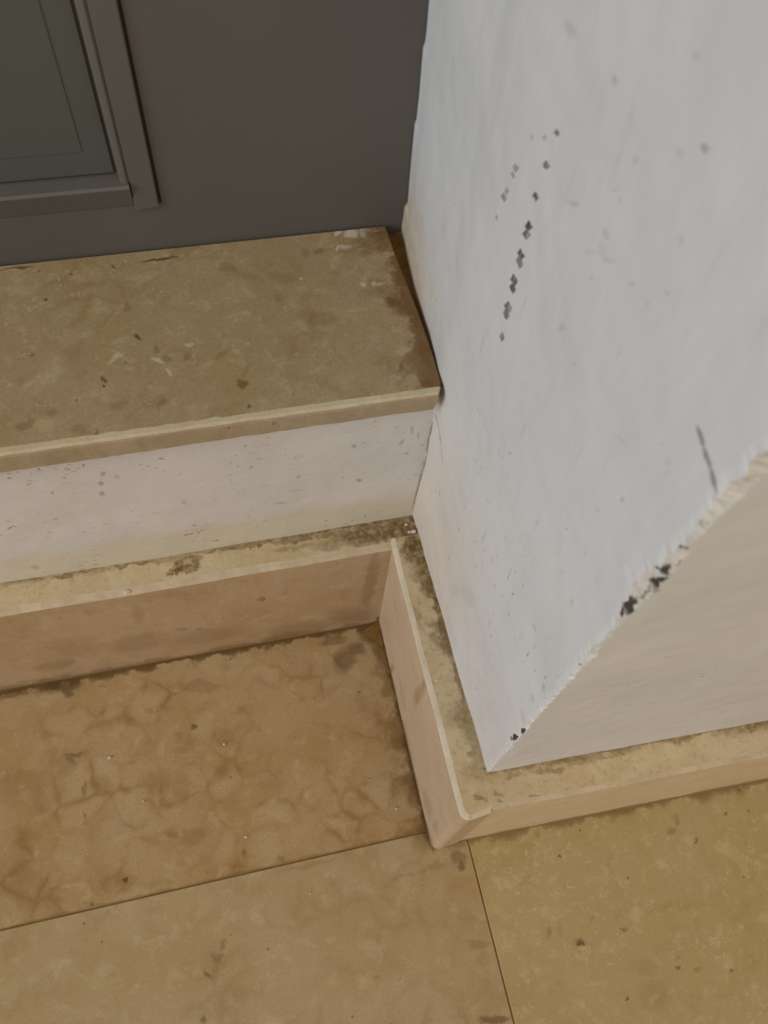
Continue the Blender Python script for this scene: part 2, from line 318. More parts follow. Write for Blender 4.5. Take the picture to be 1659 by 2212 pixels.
FLOOR_PALE = [
    ((-0.2149,-0.1222,0.0),(3.142,-0.0,0.124),(0.00706,0.00492),0.7),
    ((-0.1877,-0.1315,0.0),(3.142,-0.0,-0.83),(0.00655,0.0042),0.5),
    ((-0.2173,-0.0846,0.0),(3.142,-0.0,-0.284),(0.00593,0.00349),0.3),
    ((-0.2287,-0.0515,-0.0),(0.0,0.0,2.706),(0.00276,0.00212),0.4),
    ((-0.1469,-0.1303,0.0),(3.142,-0.0,0.069),(0.00399,0.00259),0.5),
    ((-0.1938,-0.085,-0.0),(0.0,0.0,2.852),(0.00419,0.00265),0.5),
    ((-0.2748,-0.1842,0.0),(3.142,-0.0,-0.405),(0.00242,0.00163),0.6),
    ((-0.078,-0.1392,0.0),(0.0,-0.0,2.908),(0.00539,0.00399),0.4),
    ((0.0991,-0.2126,0.0),(3.142,-0.0,-0.081),(0.00677,0.00461),0.5),
    ((0.0765,-0.2248,0.0),(3.142,-0.0,-0.135),(0.006,0.00369),0.4),
    ((0.0314,-0.2136,0.0),(0.0,-0.0,-2.257),(0.00388,0.00113),0.6),
    ((0.0295,-0.2118,0.0),(3.142,-0.0,-0.057),(0.00418,0.00105),0.5),
    ((0.0502,-0.2212,0.0),(3.142,-0.0,-0.483),(0.00313,0.00165),0.6),
    ((0.0557,-0.1981,0.0),(0.0,-0.0,2.956),(0.00363,0.00165),0.45),
    ((0.0838,-0.2028,0.0),(3.142,-0.0,-0.187),(0.00275,0.00111),0.5),
    ((-0.1655,-0.139,0.0),(3.142,-0.0,-0.221),(0.0075,0.00218),0.1),
    ((-0.2351,-0.0596,0.0),(3.142,-0.0,-0.258),(0.0036,0.00181),0.35),
    ((-0.0707,-0.2262,0.0),(3.142,-0.0,-0.227),(0.00391,0.0027),0.35),
    ((-0.0377,-0.1314,0.0),(3.142,-0.0,-0.201),(0.00276,0.00148),0.3),
    ((0.0027,-0.2552,0.0),(3.142,-0.0,-0.04),(0.00141,0.0012),0.3)]
SKIRT_BROWN = [
    ((-0.1445,-0.0075,0.12),(0.0,-0.0,-1.852),(0.00459,0.00324),1),
    ((-0.1402,-0.0096,0.12),(3.142,-0.0,-0.237),(0.00477,0.00293),0.9),
    ((-0.1487,-0.0097,0.12),(3.142,-0.0,0.218),(0.00311,0.00238),0.9),
    ((-0.1347,-0.0073,0.12),(3.142,-0.0,-1.633),(0.00416,0.00264),0.8),
    ((-0.1375,-0.0037,0.12),(3.142,-0.0,-0.195),(0.00586,0.00179),0.7),
    ((-0.005,-0.1465,0.12),(0.0,-0.0,-1.978),(0.00243,0.00198),0.5),
    ((-0.2304,-0.0,0.12),(-3.142,-0.0,-0.03),(0.0145,0.00146),0.75),
    ((-0.2025,-0.0005,0.12),(-0.0,-0.0,3.133),(0.01775,0.00148),0.75),
    ((-0.1702,-0.001,0.12),(-3.142,-0.0,-0.022),(0.01965,0.0015),0.75),
    ((-0.1183,-0.0012,0.12),(0.0,0.0,-3.131),(0.01254,0.00152),0.8),
    ((-0.0965,-0.0015,0.12),(0.0,0.0,3.11),(0.01265,0.00153),0.8),
    ((-0.0745,-0.002,0.12),(0.0,-0.0,3.125),(0.01285,0.00278),0.75),
    ((-0.052,-0.0024,0.12),(3.142,-0.0,-0.015),(0.01304,0.0028),0.75),
    ((-0.0303,-0.0074,0.12),(3.142,-0.0,-0.023),(0.02269,0.00681),0.9),
    ((-0.0129,-0.0068,0.12),(3.142,-0.0,0.036),(0.01146,0.00777),1),
    ((-0.0075,-0.0205,0.12),(0.0,-0.0,-2.039),(0.0111,0.0061),1),
    ((-0.0506,-0.0093,0.12),(0.0,-0.0,3.133),(0.01675,0.00368),0.5),
    ((-0.0755,-0.0078,0.12),(0.0,-0.0,3.112),(0.01373,0.00183),0.45),
    ((-0.0055,-0.038,0.12),(0.0,-0.0,-1.596),(0.01457,0.00448),0.8),
    ((-0.0154,-0.0643,0.12),(-3.142,-0.0,-1.586),(0.00834,0.00271),0.35),
    ((-0.0028,-0.1572,0.12),(-3.142,-0.0,-1.866),(0.00331,0.00147),0.6),
    ((-0.0074,-0.1689,0.12),(3.142,-0.0,-0.54),(0.00378,0.00118),0.55),
    ((0.0027,-0.1687,0.12),(3.142,-0.0,-0.186),(0.00293,0.00139),0.5),
    ((0.0202,-0.1741,0.12),(0.0,-0.0,3.099),(0.00498,0.00114),0.5),
    ((0.0316,-0.1628,0.12),(3.142,-0.0,-0.037),(0.00763,0.00187),0.55),
    ((0.0135,-0.1626,0.12),(3.142,-0.0,-0.039),(0.00627,0.0014),0.5),
    ((0.0369,-0.1627,0.12),(3.142,-0.0,-0.158),(0.00351,0.00191),0.6),
    ((0.0771,-0.1616,0.12),(0.0,-0.0,3.122),(0.01055,0.00215),0.5),
    ((0.1058,-0.1615,0.12),(3.142,-0.0,-0.012),(0.00808,0.00217),0.65),
    ((0.1299,-0.1639,0.12),(3.142,-0.0,-0.141),(0.00423,0.002),0.4),
    ((0.1517,-0.1625,0.12),(3.142,-0.0,-0.002),(0.01114,0.00342),0.8),
    ((0.1371,-0.1634,0.12),(3.142,-0.0,-0.174),(0.0037,0.00126),0.6),
    ((0.1299,-0.1606,0.12),(3.142,-0.0,-0.023),(0.01372,0.00122),0.6),
    ((0.0581,-0.1622,0.12),(3.142,-0.0,-0.026),(0.01563,0.00095),0.5),
    ((-0.02,-0.1173,0.12),(-3.142,-0.0,-1.857),(0.00153,0.00101),0.9),
    ((0.0026,-0.1734,0.12),(0.0,-0.0,2.25),(0.00205,0.00097),0.5)]
SKJ_BROWN = [
    ((-0.0196,-0.0586,0.0023),(-1.571,-1.453,-1.571),(0.01782,0.00289),0.6),
    ((-0.0196,-0.1012,0.089),(-1.571,-1.45,-1.571),(0.02217,0.00388),0.5),
    ((-0.0196,-0.1022,0.1108),(-1.571,-1.446,-1.571),(0.01059,0.00256),0.5),
    ((-0.0196,-0.168,0.0332),(-1.571,-1.554,-1.571),(0.01154,0.00295),0.3),
    ((-0.0196,-0.0834,0.0291),(1.571,-1.45,1.571),(0.01032,0.00869),0.2),
    ((-0.0196,-0.1543,0.0254),(-1.571,1.452,1.571),(0.0148,0.00812),0.3)]
SKR_BROWN = [
    ((-0.101,-0.0201,0.0782),(-1.571,1.092,0.0),(0.00336,0.00229),0.6),
    ((-0.0991,-0.0201,0.0766),(1.571,1.489,-0.0),(0.00228,0.00113),0.8),
    ((-0.1529,-0.0201,0.0509),(-1.571,-0.455,3.142),(0.00417,0.00314),0.35),
    ((-0.143,-0.0201,0.0475),(-1.571,1.375,0.0),(0.00345,0.00222),0.4),
    ((-0.1822,-0.0201,0.0423),(-1.571,-0.264,0.0),(0.01766,0.01482),0.35),
    ((-0.1387,-0.0201,0.0323),(-1.571,-0.006,3.142),(0.02428,0.01218),0.3),
    ((-0.1739,-0.0201,0.0871),(-1.571,1.409,3.142),(0.01447,0.00376),0.25),
    ((-0.2378,-0.0201,0.0284),(-1.571,0.002,3.142),(0.01134,0.0086),0.35),
    ((-0.1489,-0.0201,0.1079),(-1.571,-0.292,-3.142),(0.00798,0.00529),0.25),
    ((-0.0304,-0.0201,0.0737),(1.571,1.548,3.142),(0.04629,0.00457),0.45),
    ((-0.0406,-0.0201,0.0221),(-1.571,0.553,-0.0),(0.0175,0.01385),0.4),
    ((-0.0799,-0.0201,0.015),(-1.571,-0.123,-3.142),(0.01952,0.01109),0.4),
    ((-0.0206,-0.0201,0.0051),(-1.571,1.423,0.0),(0.00488,0.00167),1),
    ((-0.2185,-0.0201,0.0536),(1.571,1.36,-0.0),(0.01733,0.01291),0.2)]
SK_WHITE = [
    ((-0.1334,-0.015,0.12),(0.0,0.0,2.944),(0.00528,0.00175),0.0)]


# ------------------------------------------------------------------ node helpers
def lin(c):
    return tuple(((v/255)/12.92 if v/255 <= 0.04045 else ((v/255+0.055)/1.055)**2.4) for v in c)

class Mat:
    def __init__(s, name, rough=0.6, spec=0.3):
        s.m = bpy.data.materials.new(name); s.m.use_nodes = True
        s.t = s.m.node_tree
        s.b = s.t.nodes['Principled BSDF']
        s.b.inputs['Roughness'].default_value = rough
        s.b.inputs['Specular IOR Level'].default_value = spec
        s.P = s.n('ShaderNodeNewGeometry').outputs['Position']
        s.h = None
    def n(s, t, **k):
        nd = s.t.nodes.new(t)
        for a, v in k.items(): setattr(nd, a, v)
        return nd
    def put(s, sock, v):
        if isinstance(v, bpy.types.NodeSocket): s.t.links.new(v, sock)
        elif isinstance(v, (tuple, list)) and len(v) == 3 and sock.type == 'RGBA': sock.default_value = (*v, 1)
        else: sock.default_value = v
    def math(s, op, a, b=None, c=None, clamp=False):
        nd = s.n('ShaderNodeMath', operation=op, use_clamp=clamp)
        s.put(nd.inputs[0], a)
        if b is not None: s.put(nd.inputs[1], b)
        if c is not None: s.put(nd.inputs[2], c)
        return nd.outputs[0]
    def vec(s, op, a, b=None):
        nd = s.n('ShaderNodeVectorMath', operation=op)
        s.put(nd.inputs[0], a)
        if b is not None: s.put(nd.inputs['Scale' if op == 'SCALE' else 1], b)
        return nd.outputs['Value' if op in ('DOT_PRODUCT', 'LENGTH', 'DISTANCE') else 'Vector']
    def noise(s, v, scale, detail=4, rough=0.55, dist=0.0, color=False):
        nd = s.n('ShaderNodeTexNoise')
        s.put(nd.inputs['Vector'], v)
        nd.inputs['Scale'].default_value = scale; nd.inputs['Detail'].default_value = detail
        nd.inputs['Roughness'].default_value = rough; nd.inputs['Distortion'].default_value = dist
        return nd.outputs['Color' if color else 'Fac']
    def voro(s, v, scale, feature='F1', rand=1.0):
        nd = s.n('ShaderNodeTexVoronoi', feature=feature)
        s.put(nd.inputs['Vector'], v); nd.inputs['Scale'].default_value = scale
        nd.inputs['Randomness'].default_value = rand
        return nd
    def ramp(s, x, lo, hi, a=0.0, b=1.0):
        nd = s.n('ShaderNodeMapRange', interpolation_type='SMOOTHSTEP')
        s.put(nd.inputs['Value'], x)
        s.put(nd.inputs['From Min'], lo); s.put(nd.inputs['From Max'], hi)
        nd.inputs['To Min'].default_value = a; nd.inputs['To Max'].default_value = b
        return nd.outputs['Result']
    def mix(s, f, a, b, mode='MIX'):
        nd = s.n('ShaderNodeMix', data_type='RGBA', blend_type=mode)
        s.put(nd.inputs['Factor'], f)
        s.put(nd.inputs[6], a); s.put(nd.inputs[7], b)
        return nd.outputs[2]
    def warp(s, scale, amt, detail=3, v=None):
        v = s.P if v is None else v
        c = s.noise(v, scale, detail, color=True)
        return s.vec('ADD', v, s.vec('SCALE', s.vec('SUBTRACT', c, (0.5, 0.5, 0.5)), amt))
    def stretch(s, k):
        return s.vec('MULTIPLY', s.P, k)
    def xyz(s):
        nd = s.n('ShaderNodeSeparateXYZ'); s.put(nd.inputs[0], s.P)
        return nd.outputs
    def spots(s, marks, v, soft=0.55, diamond=False):
        """soft-edged elliptical marks: (centre, euler, semi-axes, strength)"""
        acc = None
        for c, e, r, st in marks:
            if st <= 0: continue
            mp = s.n('ShaderNodeMapping', vector_type='TEXTURE')
            s.put(mp.inputs[0], v)
            mp.inputs['Location'].default_value = c; mp.inputs['Rotation'].default_value = e
            k = 1.0 + soft*0.5
            mp.inputs['Scale'].default_value = (r[0]*k, r[1]*k, 1000.0)
            g = s.n('ShaderNodeTexGradient', gradient_type='SPHERICAL')
            src = mp.outputs[0]
            if diamond:
                src = s.vec('DOT_PRODUCT', s.vec('ABSOLUTE', src), (1.0, 1.0, 0.0))
            s.put(g.inputs[0], src if not diamond else s.comb(src))
            m = s.ramp(g.outputs['Fac'], 0.0, min(0.95, 2*soft*0.5/k), 0.0, st)
            acc = m if acc is None else s.math('MAXIMUM', acc, m)
        return acc
    def comb(s, x):
        nd = s.n('ShaderNodeCombineXYZ'); s.put(nd.inputs[0], x)
        return nd.outputs[0]
    def bump(s, h, strength, dist):
        nd = s.n('ShaderNodeBump')
        nd.inputs['Strength'].default_value = strength; nd.inputs['Distance'].default_value = dist
        s.put(nd.inputs['Height'], h)
        if s.h is not None: s.put(nd.inputs['Normal'], s.h)
        s.h = nd.outputs['Normal']
        s.put(s.b.inputs['Normal'], s.h)
    def done(s, col):
        s.put(s.b.inputs['Base Color'], col)
        return s.m

def limestone(name, c0, c1, cv, cl, seed, vein=0.5, vein_scale=60, fleck=0.5, fleck_scale=170, marks=(), rough=0.5, dirt=None):
    """cream fossil limestone: tone patches, brown veins between nodules, pale shell flecks, pits, stains"""
    M = Mat(name, rough, 0.28)
    base = M.P
    M.P0 = base
    Q = M.vec('ADD', base, (seed*1.37, seed*0.71, seed*0.13))
    Wv = M.warp(45, 0.014, 2, Q)
    col = M.mix(M.ramp(M.noise(Wv, 16, 4, 0.6), 0.36, 0.64), lin(c0), lin(c1))
    col = M.mix(M.ramp(M.noise(Wv, 55, 4, 0.65), 0.50, 0.75, 0, 0.45), col, lin(cv))
    col = M.mix(M.ramp(M.noise(Wv, 85, 3, 0.6), 0.52, 0.72, 0, 0.5), col, lin(cl))
    # rounded nodules with brown seams and pools between them
    vn = M.voro(Wv, vein_scale, 'DISTANCE_TO_EDGE')
    e = vn.outputs['Distance']
    mk_ = M.noise(Q, 24, 3, 0.65)
    ve = M.math('MULTIPLY', M.ramp(e, 0.11, 0.0), M.ramp(mk_, 0.44, 0.66, 0, vein*0.6))
    col = M.mix(ve, col, lin(cv))
    pm = M.math('MULTIPLY', M.ramp(e, 0.34, 0.08), M.ramp(mk_, 0.54, 0.72, 0, vein*0.55))
    col = M.mix(pm, col, lin(cv))
    ce = M.voro(Wv, vein_scale)
    cs = M.n('ShaderNodeSeparateXYZ'); M.put(cs.inputs[0], ce.outputs['Color'])
    cell = M.math('MULTIPLY', M.ramp(cs.outputs[1], 0.66, 0.74), M.ramp(e, 0.04, 0.22, 0, vein*0.4))
    col = M.mix(cell, col, lin(cl))
    # pale curved shell fragments
    Wf = M.warp(130, 0.010, 2, Q)
    vf = M.voro(Wf, fleck_scale)
    ring = M.math('ABSOLUTE', M.math('SUBTRACT', vf.outputs['Distance'], 0.36))
    fr = M.math('MULTIPLY', M.ramp(ring, 0.085, 0.0), M.ramp(M.noise(Q, 140, 2, 0.5), 0.49, 0.60, 0, fleck))
    fr = M.math('MULTIPLY', fr, M.ramp(M.noise(Q, 25, 2), 0.38, 0.58))
    col = M.mix(fr, col, lin(cl))
    # fine grain and small pits
    g = M.noise(Q, 700, 4, 0.7)
    col = M.mix(M.ramp(g, 0.34, 0.68, 0.0, 0.30), col, lin(cv))
    vp = M.voro(Q, 95)
    rr = M.n('ShaderNodeSeparateXYZ'); M.put(rr.inputs[0], vp.outputs['Color'])
    pit = M.math('MULTIPLY', M.ramp(vp.outputs['Distance'], 0.10, 0.05), M.ramp(rr.outputs[0], 0.82, 0.86, 0, 0.7))
    col = M.mix(pit, col, lin((110, 82, 42)))
    Ws = M.warp(120, 0.009, 4, base)
    for mk, c, k in marks:
        f = M.spots(mk, Ws, 0.95) if mk else None
        if f is not None: col = M.mix(M.math('MULTIPLY', f, k), col, lin(c))
    if dirt: col = dirt(M, col, Ws)
    M.bump(M.noise(Q, 260, 2, 0.6), 0.12, 0.0006)
    M.put(M.b.inputs['Roughness'], M.ramp(mk_, 0.3, 0.7, rough-0.06, rough+0.12))
    return M.done(col)

DIRT = (88, 62, 22)
def edge_dirt(M, dist, width, strength, scale=70):
    """grime collected along a joint: noisy band where dist (m from the joint) is small"""
    key = 50 if scale <= 60 else 75
    if not hasattr(M, 'dn'): M.dn = {}
    if key not in M.dn: M.dn[key] = M.noise(M.P, key, 4, 0.65)
    nz = M.dn[key]
    w = M.math('MULTIPLY', M.ramp(nz, 0.34, 0.66, 0.15, 1.6), width)
    return M.ramp(M.math('DIVIDE', dist, w), 1.0, 0.15, 0.0, strength)

def floor_dirt(M, col, Ws):
    x, y, z = M.xyz()
    d1 = M.math('SUBTRACT', -0.0205, y)                       # from the skirting under the ledge
    on_left = M.math('LESS_THAN', x, -0.018)
    col = M.mix(M.math('MULTIPLY', edge_dirt(M, d1, 0.006, 0.85), on_left), col, lin(DIRT))
    d2 = M.math('SUBTRACT', -0.0196, x)                       # from the skirting on the jamb
    gate = M.math('MULTIPLY', M.ramp(y, -0.181, -0.168), M.ramp(d2, -0.0035, -0.0005))
    col = M.mix(M.math('MULTIPLY', edge_dirt(M, d2, 0.017, 0.5, 45), gate), col, lin((104, 74, 28)))
    col = M.mix(M.math('MULTIPLY', edge_dirt(M, d2, 0.004, 0.8, 90), gate), col, lin(DIRT))
    d3 = M.math('SUBTRACT', M.math('MULTIPLY_ADD', x, -0.02873, -0.1763), y)   # from the skirting of the front wall
    g3 = M.math('MULTIPLY', M.math('GREATER_THAN', x, -0.02), M.math('GREATER_THAN', d3, -0.004))
    col = M.mix(M.math('MULTIPLY', edge_dirt(M, d3, 0.007, 0.6, 60), g3), col, lin((104, 78, 34)))
    # grime beside the tile joint
    d4 = M.math('ABSOLUTE', M.math('ADD', y, 0.1655))
    g4 = M.math('LESS_THAN', x, 0.004)
    col = M.mix(M.math('MULTIPLY', edge_dirt(M, d4, 0.0016, 0.4, 35), g4), col, lin((112, 82, 44)))
    return col

def marks_in(marks, x0, x1, y0, y1):
    return [m for m in marks if x0-0.006 <= m[0][0] <= x1+0.006 and y0-0.006 <= m[0][1] <= y1+0.006]
def FMt(*b):
    return [(marks_in(mk, *b), c, k) for mk, c, k in FM]
FM = [(FLOOR_PALE, (180, 158, 128), 0.6), (FLOOR_BROWN, (120, 88, 40), 0.62), (FLOOR_DARK, (78, 54, 20), 0.8)]
mat_tile_brown = limestone('nodular_brown_limestone', (170, 142, 97), (178, 152, 114), (138, 107, 57), (192, 170, 134), 1.0, 0.9, 48, 0.25, 120, FMt(-1, 0.005, -0.166, 0.1), 0.5, floor_dirt)
mat_tile_pink = limestone('pinkish_tan_limestone', (172, 150, 108), (178, 156, 121), (150, 122, 78), (194, 175, 140), 2.0, 0.45, 44, 0.4, 150, FMt(-1, 0.005, -1, -0.166), 0.5, floor_dirt)
mat_tile_yellow = limestone('shelly_yellow_limestone', (173, 153, 106), (177, 157, 114), (155, 131, 80), (200, 184, 144), 3.0, 0.2, 60, 0.75, 190, FMt(0.005, 1, -1, 0.1), 0.5, floor_dirt)
def slab_dirt(M, col, Ws):
    x, y, z = M.xyz()
    d = M.math('SUBTRACT', -0.0045, x)
    col = M.mix(edge_dirt(M, d, 0.020, 0.75, 55), col, lin((110, 76, 34)))
    return col
mat_slab = limestone('mottled_ledge_limestone', (166, 147, 108), (172, 152, 118), (140, 112, 66), (196, 180, 142), 4.0, 0.45, 55, 0.7, 210,
    [(SLAB_BROWN, (112, 76, 32), 0.7), (SLAB_DARK, (66, 50, 28), 0.85), (SLAB_WHITE, (216, 206, 188), 0.85)], 0.55, slab_dirt)
mat_nose = limestone('ledge_edge_limestone', (166, 148, 120), (172, 155, 130), (148, 127, 92), (184, 170, 140), 5.0, 0.1, 50, 0.3, 200, (), 0.6)
mat_arris = limestone('worn_pale_arris', (196, 182, 148), (204, 192, 160), (168, 148, 108), (214, 204, 176), 5.5, 0.1, 80, 0.5, 260, (), 0.65)
def skirt_dirt(M, col, Ws):
    x, y, z = M.xyz()
    col = M.mix(edge_dirt(M, z, 0.010, 0.5, 60), col, lin((112, 82, 40)))
    return col
mat_skirt_riser = limestone('tan_skirting_limestone', (180, 154, 119), (188, 163, 132), (156, 127, 84), (198, 177, 146), 6.0, 0.15, 45, 0.1, 120, [(SKR_BROWN, (112, 80, 38), 0.8)], 0.5, skirt_dirt)
mat_skirt_jamb = limestone('pinkish_skirting_limestone', (197, 172, 142), (203, 178, 151), (176, 146, 108), (210, 192, 166), 7.0, 0.1, 45, 0.1, 120, [(SKJ_BROWN, (126, 94, 54), 0.8)], 0.5, skirt_dirt)
mat_skirt_front = limestone('cream_skirting_limestone', (213, 193, 158), (219, 200, 168), (192, 168, 126), (226, 212, 184), 8.0, 0.1, 45, 0.1, 120, (), 0.5, skirt_dirt)

def topcoat(name, c0, c1, dirtmarks):
    """skirting top: smeared cream paint with grime"""
    M = Mat(name, 0.62, 0.25)
    S1 = M.warp(70, 0.01, 3)
    col = M.mix(M.ramp(M.noise(S1, 45, 5, 0.65, 0.8), 0.35, 0.65), lin(c0), lin(c1))
    col = M.mix(M.ramp(M.noise(M.P, 320, 4, 0.7), 0.5, 0.75, 0, 0.4), col, lin((124, 98, 58)))
    Ws = M.warp(220, 0.008, 4, M.warp(70, 0.007, 3))
    f = M.spots(dirtmarks, Ws, 0.9)
    x, y, z = M.xyz()
    dj = M.math('SUBTRACT', -0.0015, x)                       # grime hugging the jamb, thinning towards the corner
    gj = M.math('MULTIPLY', M.ramp(y, -0.164, -0.158), M.ramp(y, -0.165, -0.05, 0.45, 1.0))
    dr = M.math('SUBTRACT', 0.0, y)                           # and hugging the riser
    gr = M.ramp(x, -0.16, -0.03, 0.5, 1.0)
    df = M.math('SUBTRACT', M.math('MULTIPLY_ADD', x, -0.02873, -0.1574), y)
    gf = M.math('MULTIPLY', M.ramp(x, -0.002, 0.002), M.math('LESS_THAN', y, -0.15))
    on_r = M.math('GREATER_THAN', y, -0.0195)
    fj = M.math('MULTIPLY', edge_dirt(M, dj, 0.011, 0.95, 60), gj)
    fr = M.math('MULTIPLY', M.math('MULTIPLY', edge_dirt(M, dr, 0.0045, 0.9, 60), gr), on_r)
    ff = M.math('MULTIPLY', edge_dirt(M, df, 0.005, 0.75, 60), gf)
    f = M.math('MAXIMUM', M.math('MAXIMUM', f, fj), M.math('MAXIMUM', fr, ff))
    tex = M.ramp(M.noise(M.P, 260, 5, 0.7), 0.28, 0.6, 0.4, 1.0)
    col = M.mix(M.math('MULTIPLY', M.math('MULTIPLY', f, tex), 0.95), col, lin((102, 74, 30)))
    M.bump(M.noise(M.P, 240, 3, 0.65), 0.3, 0.0008)
    return M.done(col)
mat_skirt_top = topcoat('grimy_cream_skirting_top', (191, 172, 134), (201, 184, 150), SKIRT_BROWN)

def paint_smear(name, c0, c1):
    M = Mat(name, 0.6, 0.25)
    col = M.mix(M.ramp(M.noise(M.P, 60, 5, 0.6), 0.35, 0.65), lin(c0), lin(c1))
    col = M.mix(M.ramp(M.noise(M.P, 300, 4, 0.7), 0.55, 0.75, 0, 0.5), col, lin((150, 126, 90)))
    M.bump(M.noise(M.P, 200, 4, 0.6), 0.3, 0.0008)
    return M.done(col)
mat_smear = paint_smear('paint_smeared_edge', (200, 186, 160), (210, 198, 176))
mat_smear_dull = paint_smear('dull_paint_smeared_edge', (186, 168, 138), (198, 182, 154))

def wallpaint(name, c0, c1, marks, brush, speck=0.5, band=None, stain=None, wamt=0.0022):  # stain: for the jamb it also paints in the warm bounce light
    M = Mat(name, 0.62, 0.25)
    col = M.mix(M.ramp(M.noise(M.P, 14, 4, 0.6), 0.35, 0.68), lin(c0), lin(c1))
    if band: col = band(M, col)
    # short brush-drag nicks and specks showing old paint
    Q = M.stretch(brush)
    s1 = M.ramp(M.noise(Q, 520, 3, 0.6), 0.615, 0.68)
    dens = M.math('MULTIPLY', M.ramp(M.noise(M.P, 34, 4, 0.6), 0.44, 0.66, 0.04, speck), M.ramp(M.xyz()[2], 0.36, 0.24, 0.12, 1.0))
    col = M.mix(M.math('MULTIPLY', s1, dens), col, lin((140, 118, 98)))
    s2 = M.ramp(M.noise(Q, 120, 4, 0.65), 0.60, 0.8, 0, speck*0.35)
    col = M.mix(s2, col, lin((168, 146, 130)))
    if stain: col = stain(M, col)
    Ws = M.warp(300, wamt, 3)
    for mk, c, k, soft in marks:
        f = M.spots(mk, Ws, soft, soft < 0.35)
        if soft < 0.35: f = M.math('MULTIPLY', f, M.ramp(M.noise(Q, 700, 3, 0.6), 0.3, 0.55, 0.55, 1.0))
        col = M.mix(M.math('MULTIPLY', f, k), col, lin(c))
    M.bump(M.noise(Q, 260, 3, 0.6), 0.22, 0.0008)
    M.bump(M.noise(M.P, 40, 2, 0.5), 0.25, 0.002)
    return M.done(col)

def jamb_stain_bounce(M, col):
    x, y, z = M.xyz()
    # old yellow damp stain beside the gap at the end of the ledge
    n1 = M.noise(M.P, 50, 4)
    near = M.math('MULTIPLY', M.ramp(M.math('SUBTRACT', z, 0.246), 0.075, 0.0), M.ramp(y, -0.02, 0.08))
    col = M.mix(M.math('MULTIPLY', near, M.ramp(n1, 0.3, 0.7, 0.4, 0.95)), col, lin((196, 170, 126)))
    # warm bounce light round the foot of the inner corner, put into the paint colour
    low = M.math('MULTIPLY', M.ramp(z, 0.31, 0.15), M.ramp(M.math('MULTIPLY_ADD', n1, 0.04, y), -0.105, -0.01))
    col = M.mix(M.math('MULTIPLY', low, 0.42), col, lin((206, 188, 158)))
    low2 = M.math('MULTIPLY', M.ramp(z, 0.24, 0.12), M.ramp(n1, 0.3, 0.7, 0.15, 0.5))  # warm floor bounce, also painted as a tint low on the jamb
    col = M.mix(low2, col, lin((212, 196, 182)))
    return col
WC0, WC1 = (212, 212, 211), (219, 218, 217)
# the same jamb paint in height bands, each band carrying only the marks that lie in it
BANDS = [0.0, 0.225, 0.275, 0.32, 0.36, 0.40, 9.0]
def band_marks(marks, lo, hi):
    return [m for m in marks if lo-0.03 <= m[0][2] <= hi+0.03 and m[0][2]+max(m[2])*1.5+0.002 >= lo and m[0][2]-max(m[2])*1.5-0.002 <= hi]
mats_jamb = []
for lo, hi in zip(BANDS, BANDS[1:]):
    sets = [(WALL_SMUDGE, (168, 146, 122), 0.42, 0.9), (WALL_INK, (66, 64, 68), 0.95, 0.3), (WALL_SCRATCH, (84, 82, 84), 0.9, 0.7),
        (WALL_CRACK, (96, 66, 44), 0.8, 0.6), ([m for m in CHIP_DARK if m[0][2] < 0.296], (52, 46, 40), 0.95, 0.4)]
    sets = [(band_marks(mk, lo, hi), c, k, so) for mk, c, k, so in sets]
    mats_jamb.append(wallpaint('white_jamb_paint', WC0, WC1, [q for q in sets if q[0]], (1.0, 1.0, 0.22), 0.75, None, jamb_stain_bounce))
def jamb_slot(z):
    for i in range(len(BANDS)-1):
        if z < BANDS[i+1]: return i
mat_front = wallpaint('white_wall_paint_front', WC0, WC1, [], (0.22, 1.0, 1.0), 0.5)
mat_chip = wallpaint('chipped_cream_plaster', (198, 192, 180), (210, 204, 194),
    [(CHIP_BROWN, (120, 84, 36), 0.9, 0.6), (CHIP_DARK, (52, 46, 40), 0.95, 0.4)], (1, 1, 1), 0.4, None, None, 0.0075)
def cream_band(M, col):
    x, y, z = M.xyz()
    hgt = M.math('MULTIPLY_ADD', M.noise(M.P, 12, 4, 0.6), 0.03, 0.132)
    return M.mix(M.ramp(M.math('SUBTRACT', z, hgt), 0.006, -0.006, 0, 0.7), col, lin((208, 198, 172)))
mat_riser = wallpaint('white_riser_paint', (210, 206, 202), (217, 213, 209), [(RISER_SPECK, (126, 104, 84), 0.6, 0.8)], (0.5, 1.0, 1.0), 0.9, cream_band)

def plain(name, c, rough=0.6, spec=0.3, c2=None, scale=60):
    M = Mat(name, rough, spec)
    col = M.mix(M.ramp(M.noise(M.P, scale, 4, 0.6), 0.3, 0.7), lin(c), lin(c2 or c))
    M.bump(M.noise(M.P, 300, 3), 0.1, 0.0005)
    return M.done(col)
mat_door = plain('grey_door_paint', (94, 90, 85), 0.5, 0.3, (99, 95, 89), 8)
mat_door_mould = plain('grey_moulding_paint', (98, 95, 90), 0.5, 0.3, (103, 100, 94), 8)
mat_panel = plain('grey_panel_paint', (85, 88, 83), 0.5, 0.3, (90, 93, 87), 8)
mat_mortar = plain('brown_mortar', (112, 80, 40), 0.9, 0.1, (142, 110, 68), 80)
mat_grout = plain('brown_grout', (112, 84, 50), 0.9, 0.1, (134, 106, 70), 60)
mat_flake = plain('white_paint_flake', (196, 186, 172), 0.7, 0.2, (206, 198, 186), 300)

